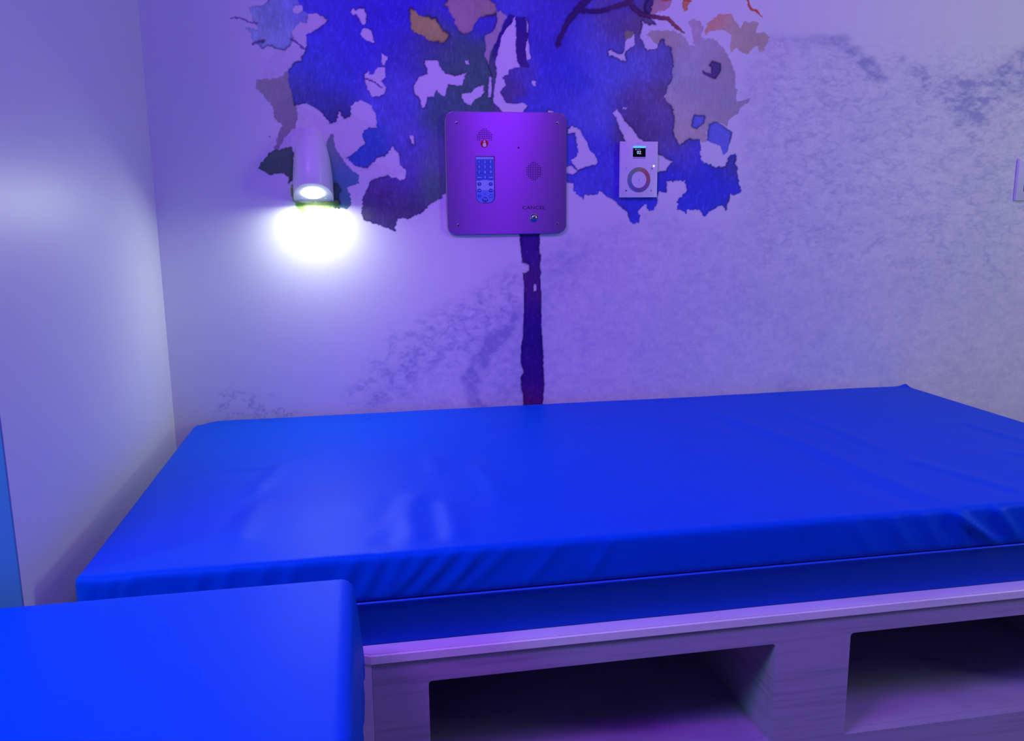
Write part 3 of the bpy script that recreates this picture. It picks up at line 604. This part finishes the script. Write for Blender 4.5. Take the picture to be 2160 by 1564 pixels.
for x, z in rrect(kx0, kx1, kz0, kz1, .0012, 4, rb=.016): kh.append((x, z))
es = loop(inner, PYF)+loop(kh, PYF)
g = bmesh.ops.triangle_fill(bm, edges=es, use_beauty=True, normal=(0, -1, 0))
def strip(pa, ya, pb, yb):
    a = [bm.verts.new((x, ya, z)) for x, z in pa]; b = [bm.verts.new((x, yb, z)) for x, z in pb]; n = len(a)
    for i in range(n): bm.faces.new((a[i], a[(i+1) % n], b[(i+1) % n], b[i]))
strip(outer, -.0005, outer, PYF+.0012); strip(outer, PYF+.0012, inner, PYF); strip(kh, PYF, kh, PYF+.0045)
bmesh.ops.remove_doubles(bm, verts=bm.verts, dist=1e-6)
part('face_plate', bm, M_steel, ip, smooth=False)
def holes(name, rows, cx, cz, dx, dz, r):
    bm = bmesh.new()
    for j, ks in enumerate(rows):
        for k in ks:
            prism_y(bm, circ(cx+k*dx, cz-j*dz, r, 10), PYF+.001, PYF-.00015)
    return part(name, bm, M_dark, ip, smooth=False)
hx, hz = P(1021.8, 272.6)
sx_ = (P(1025.5, 280)[0]-P(1021.8, 280)[0]); sz_ = P(1000, 272.6)[1]-P(1000, 276.4)[1]
holes('speaker_grille', [range(-1, 2), range(-2, 3), range(-3, 4), range(-4, 5), range(-4, 5), range(-4, 5), (-4, -3, 3, 4)], hx, hz, sx_, sz_, .00138)
hx, hz = P(1126, 342.6)
holes('speaker_grille', [(-1, 0, 1), range(-2, 3), range(-3, 4), range(-4, 5), range(-4, 5), range(-4, 5), range(-4, 5), range(-4, 5), range(-3, 4), range(-2, 3), (-1, 0, 1)], hx, hz, sx_, sz_, .00138)
# red call icon with a white figure
ix_, iz_ = P(1021.8, 302.8); R_ = .0099
bm = bmesh.new(); prism_y(bm, circ(ix_, iz_, R_, 40), PYF+.001, PYF-.0007, 0, .0003); part('call_button', bm, M_red, ip)
cb = ip.children[-1]; cb['label'] = 'red round button with a white figure'
bm = bmesh.new(); yy = PYF-.0006
prism_y(bm, circ(ix_, iz_+R_*.55, R_*.24, 20), yy, yy-.0004)
prism_y(bm, [(ix_+a*R_, iz_+b*R_) for a, b in ((-.28, .22), (.28, .22), (.40, -.1), (.50, -.62), (.25, -.70), (.22, -.86), (-.22, -.86), (-.25, -.70), (-.50, -.62), (-.40, -.1))], yy, yy-.0004)
o = frombm('figure_symbol', bm, M_wht, cb, smooth=False)
bm = bmesh.new(); x, z = P(1094, 311.8); prism_y(bm, circ(x, z, .0022, 20), PYF+.001, PYF-.00015); part('microphone_hole', bm, M_dark, ip, smooth=False)
# keypad, recessed
KY = PYF+.0026
bm = bmesh.new(); e = .0012
ko = rrect(kx0+e, kx1-e, kz0+e, kz1-e, .001, 4, rb=.015)
prism_y(bm, ko, PYF+.004, KY); part('keypad', bm, M_keypale, ip, smooth=False); kp = ip.children[-1]
W_ = kx1-kx0; H_ = kz1-kz0
cw = (W_-2*e-.0024)/3; top_ = kz1-.0075; rh = .0136*(H_/.123)
GL = ['1', '2', '3', '4', '5', '6', '7', '8', '9', '-', '0', '-']
for j in range(4):
    for i in range(3):
        a = kx0+e+.0012+i*cw; b = a+cw-.0006; z1 = top_-j*rh; z0 = z1-rh+.0007; g = GL[j*3+i]
        bm = bmesh.new(); pts = rrect(a, b, z0, z1, .0006, 2)
        if j == 3: pts = rrect(a, b, z0-(.0012 if i != 1 else -.0002), z1, .0006, 2)
        prism_y(bm, pts, KY+.0005, KY-.0007, 0, .0002)
        if g == '-': addbox(bm, a+cw*.12, b-cw*.12, KY-.0010, KY-.0006, (z0+z1)/2-.0009, (z0+z1)/2+.0007, 1)
        else: add_text(bm, g, .0092, (a+b)/2, KY-.0008, (z0+z1)/2, 1)
        o = frombm('key', bm, [M_keyblue, M_glyph], kp, smooth=False)
zb = top_-4*rh-.001
bm = bmesh.new()   # lower band
lowz = kz0+.0345*(H_/.123)
band = [(x, min(z, lowz)) for x, z in rrect(kx0+e+.0004, kx1-e-.0004, kz0+e+.0004, lowz, .0008, 3, rb=.0145)]
prism_y(bm, band, KY+.0002, KY-.0003); frombm('lower_band', bm, M_keymid, kp, smooth=False)
def kbtn(px, py, rx, m, glyph=None, gs=.006, name='round_button'):
    x, z = wp(px, py, KY-.0006); bm = bmesh.new()
    prism_y(bm, [(x+rx*math.cos(q), z+rx*.86*math.sin(q)) for q in [2*math.pi*k/28 for k in range(28)]], KY+.0002, KY-.0011, 0, .0003)
    if glyph == 'bar': addbox(bm, x-.0028, x+.0028, KY-.0014, KY-.001, z-.0007, z+.0007, 1)
    elif glyph: add_text(bm, glyph, gs, x, KY-.0013, z, 1)
    frombm(name, bm, [m, M_glyph], kp, smooth=False)
for px, py, g, m in ((1011.3, 388.3, '+', M_keynavy), (1035.2, 388.3, '+', M_keynavy), (1011.3, 401.8, 'bar', M_keynavy), (1035.4, 401.8, 'bar', M_keynavy), (1011.3, 413.8, None, M_keyblue), (1035.4, 413.8, 'bar', M_keyblue)):
    kbtn(px, py, .0050, m, g, .008)
kbtn(1023.2, 421.4, .0074, M_keynavy, 'TV', .0085, 'tv_button')
x, z = wp(1023, 409.5, KY-.001); bm = bmesh.new(); prism_y(bm, circ(x, z, .0011, 12), KY, KY-.0008); frombm('infrared_eye', bm, M_dark, kp, smooth=False)
# lettering, push button, screws
x, z = P(1126, 438.6); bm = bmesh.new(); add_text(bm, 'CANCEL', .0125, x, PYF-.0003, z, 0, 1.28); part('lettering', bm, M_ink, ip, smooth=False)
x, z = P(1126.3, 459.5); bm = bmesh.new()
prev = None
for rad, y in ((.0108, PYF), (.0108, PYF-.0018), (.0096, PYF-.0028), (.0084, PYF-.0028), (.0080, PYF-.0016), (.0078, PYF-.0020), (.0074, PYF-.0050), (.0055, PYF-.0066), (.0028, PYF-.0074)):
    r = [bm.verts.new((x+rad*math.cos(2*math.pi*k/36), y, z+rad*math.sin(2*math.pi*k/36))) for k in range(36)]
    if prev:
        for k in range(36): bm.faces.new((prev[k], prev[(k+1) % 36], r[(k+1) % 36], r[k]))
    prev = r
bm.faces.new(prev); part('cancel_button', bm, M_chrome, ip)
for a, b in ((963.3, 259.2), (1175.6, 260), (966.8, 475.3), (1175.2, 471.6)):
    x, z = P(a, b); bm = bmesh.new()
    prism_y(bm, circ(x, z, .0034, 20), PYF+.0005, PYF-.0012, 0, .0007); prism_y(bm, circ(x, z, .0014, 6), PYF-.0011, PYF-.00125, 1)
    part('screw', bm, [M_chrome, M_dark], ip)

# ------------------------------------------------------------ light controller
CYF = -.0105
c0, z0 = wp(1306.8, 417, CYF); c1, z1 = wp(1388, 298.8, CYF)
ct = empty('light_controller', ((c0+c1)/2, 0, z0), 'slim white touch controller with a colour wheel, right of the steel intercom', 'controller')
def cpt(px, py): return wp(px, py, CYF)
def cpart(name, bm, m, smooth=True): return under(frombm(name, bm, m, ct, smooth=smooth), ct)
bm = bmesh.new(); prism_y(bm, rrect(c0, c1, z0, z1, .0012, 3), -.004, CYF, 0, .0008)
addbox(bm, c0+.006, c1-.006, -.004, -.0003, z0+.006, z1-.006); cpart('faceplate', bm, M_ctrl)
a0, b0 = cpt(1335, 331.3); a1, b1 = cpt(1362, 308.3)
bm = bmesh.new(); prism_y(bm, rrect(a0, a1, b0, b1, .0004, 2), CYF+.0005, CYF-.0003)
cpart('screen', bm, M_screen, False); scr = ct.children[-1]
def sub(name, bm, m): return frombm(name, bm, m, scr, smooth=False)
bm = bmesh.new(); addbox(bm, a0, a1, CYF-.0006, CYF-.0002, b1-.0050, b1, 0); sub('status_bar', bm, M_cyan)
bm = bmesh.new(); add_text(bm, '02', .0118, (a0+a1)/2-.0008, CYF-.0004, (b0+b1)/2-.0028, 0); sub('scene_number', bm, M_sw)
bm = bmesh.new(); cx_, cz_ = cpt(1341.3, 315.4); prism_y(bm, circ(cx_, cz_, .0017, 16), CYF-.0003, CYF-.0006); addbox(bm, cx_+.0038, cx_+.0125, CYF-.0006, CYF-.0003, cz_-.0007, cz_+.0006); sub('small_icon', bm, M_wht)
bm = bmesh.new(); sx0, sz0 = cpt(1335, 334.2); addbox(bm, a0, a1, CYF-.0003, CYF+.0003, sz0, sz0+.0014); cpart('screen_edge', bm, M_icon, False)
# colour wheel ring
rx, rz = cpt(1347.6, 379.5); RO = cpt(1371.6, 379.5)[0]-rx; RI = RO*.66
M_ring = bpy.data.materials.new('colour_ring'); M_ring.use_nodes = True; rb_ = M_ring.node_tree.nodes['Principled BSDF']; rb_.inputs['Roughness'].default_value = .3
ra = N(M_ring, 'ShaderNodeAttribute'); ra.attribute_name = 'hue'; M_ring.node_tree.links.new(ra.outputs['Color'], rb_.inputs['Base Color'])
NS = 96; vs = []; fs = []; cols = []
STOPS = [(0, (.55, .08, .12)), (45, (.62, .10, .08)), (70, (.55, .25, .10)), (90, (.42, .40, .16)), (120, (.22, .42, .24)), (165, (.12, .34, .38)), (210, (.06, .20, .55)), (240, (.08, .12, .55)), (270, (.10, .06, .34)), (310, (.22, .06, .38)), (340, (.42, .07, .28)), (360, (.55, .08, .12))]
for k in range(NS):
    a = 360*k/NS
    for (s0, q0), (s1, q1) in zip(STOPS, STOPS[1:]):
        if s0 <= a <= s1: tt = (a-s0)/(s1-s0); c_ = [q0[i]*(1-tt)+q1[i]*tt for i in range(3)]; break
    for rad, y in ((RO, CYF+.0002), (RO, CYF-.0006), (RI, CYF-.0006), (RI, CYF+.0002)):
        vs.append((rx+rad*math.cos(math.radians(a)), y, rz+rad*1.03*math.sin(math.radians(a)))); cols.append((*[.62*v+.38*.30 for v in c_], 1))
for k in range(NS):
    for j in range(4):
        p, q = k*4, ((k+1) % NS)*4; fs.append((p+j, p+(j+1) % 4, q+(j+1) % 4, q+j))
me = bpy.data.meshes.new('colour_wheel'); me.from_pydata(vs, [], fs); h = me.color_attributes.new('hue', 'FLOAT_COLOR', 'POINT'); h.data.foreach_set('color', np.array(cols, np.float32).ravel())
under(link('colour_wheel', me, M_ring, ct, smooth=False), ct)
bm = bmesh.new(); prism_y(bm, circ(rx, rz, RI*.97, 40), CYF+.0003, CYF-.0005); prism_y(bm, circ(rx, rz, .0021, 4), CYF-.0004, CYF-.0007, 1); prism_y(bm, circ(rx, rz, .0012, 4), CYF-.0004, CYF-.0008, 0)
cpart('centre_pad', bm, [M_ctrl, M_icon], False)
def chev(px, py, s):
    x, z = cpt(px, py); bm = bmesh.new(); w_ = .0022
    for q in (1, -1):
        prism_y(bm, [(x-s*w_*.6, z), (x+s*w_*.6, z+q*w_), (x+s*w_*.6+s*.0005, z+q*w_), (x-s*w_*.6+s*.0007, z)], CYF+.0002, CYF-.0003)
    cpart('arrow_mark', bm, M_icon, False)
chev(1323, 319.7, 1); chev(1374.3, 319.7, -1)
for px, py, r, m in ((1321.5, 355.2, .0011, M_icon), (1320.7, 402.5, .0019, M_ink), (1375.3, 356, .0021, M_ink), (1373.5, 402.7, .0020, M_icon), (1345.8, 303.2, .0009, M_icon), (1350, 303.2, .0009, M_icon)):
    x, z = cpt(px, py); bm = bmesh.new()
    if abs(px-1373.5) < .1 or abs(px-1375.3) < .1:
        o1 = circ(x, z, r, 16); strip_ = circ(x, z, r*.55, 16)
        A = [bm.verts.new((p[0], CYF-.0003, p[1])) for p in o1]; B = [bm.verts.new((p[0], CYF-.0003, p[1])) for p in strip_]
        for i in range(16): bm.faces.new((A[i], A[(i+1) % 16], B[(i+1) % 16], B[i]))
    else: prism_y(bm, circ(x, z, r, 14), CYF+.0002, CYF-.0003)
    cpart('touch_mark', bm, m, False)
x, z = cpt(1379.2, 350.3); bm = bmesh.new(); prism_y(bm, circ(x, z, .0020, 16), CYF+.0002, CYF-.0005); cpart('indicator_light', bm, M_led, False)

# ------------------------------------------------------------ light switch at the right edge
s0, sz0 = wp(2137.5, 424); _, sz1 = wp(2145, 334.5); s1 = s0+.12
sw = empty('light_switch', ((s0+s1)/2, 0, sz0), 'white plastic light switch cut off by the right edge of the picture', 'switch')
bm = bmesh.new(); prism_y(bm, rrect(s0, s1, sz0, sz1, .004, 5), -.0002, -.0095, 0, .0042); under(frombm('frame', bm, M_plate, sw), sw)
i0 = s0+.0225; i1 = s1-.0225; j0 = sz0+.0275; j1 = sz1-.028
bm = bmesh.new(); prism_y(bm, rrect(i0-.0012, i1+.0012, j0-.0012, j1+.0012, .001, 3), -.009, -.00965); under(frombm('gap_shadow_ring', bm, M_dark, sw, smooth=False), sw); sw.children[-1].name = 'painted_gap_shadow'  # dark sheet painted in for the shade in the gap round the rocker
bm = bmesh.new(); prism_y(bm, rrect(i0, i1, j0, j1, .001, 3), -.009, -.0125, 0, .0008); under(frombm('rocker', bm, M_plate, sw), sw)
bpy.context.view_layer.update()
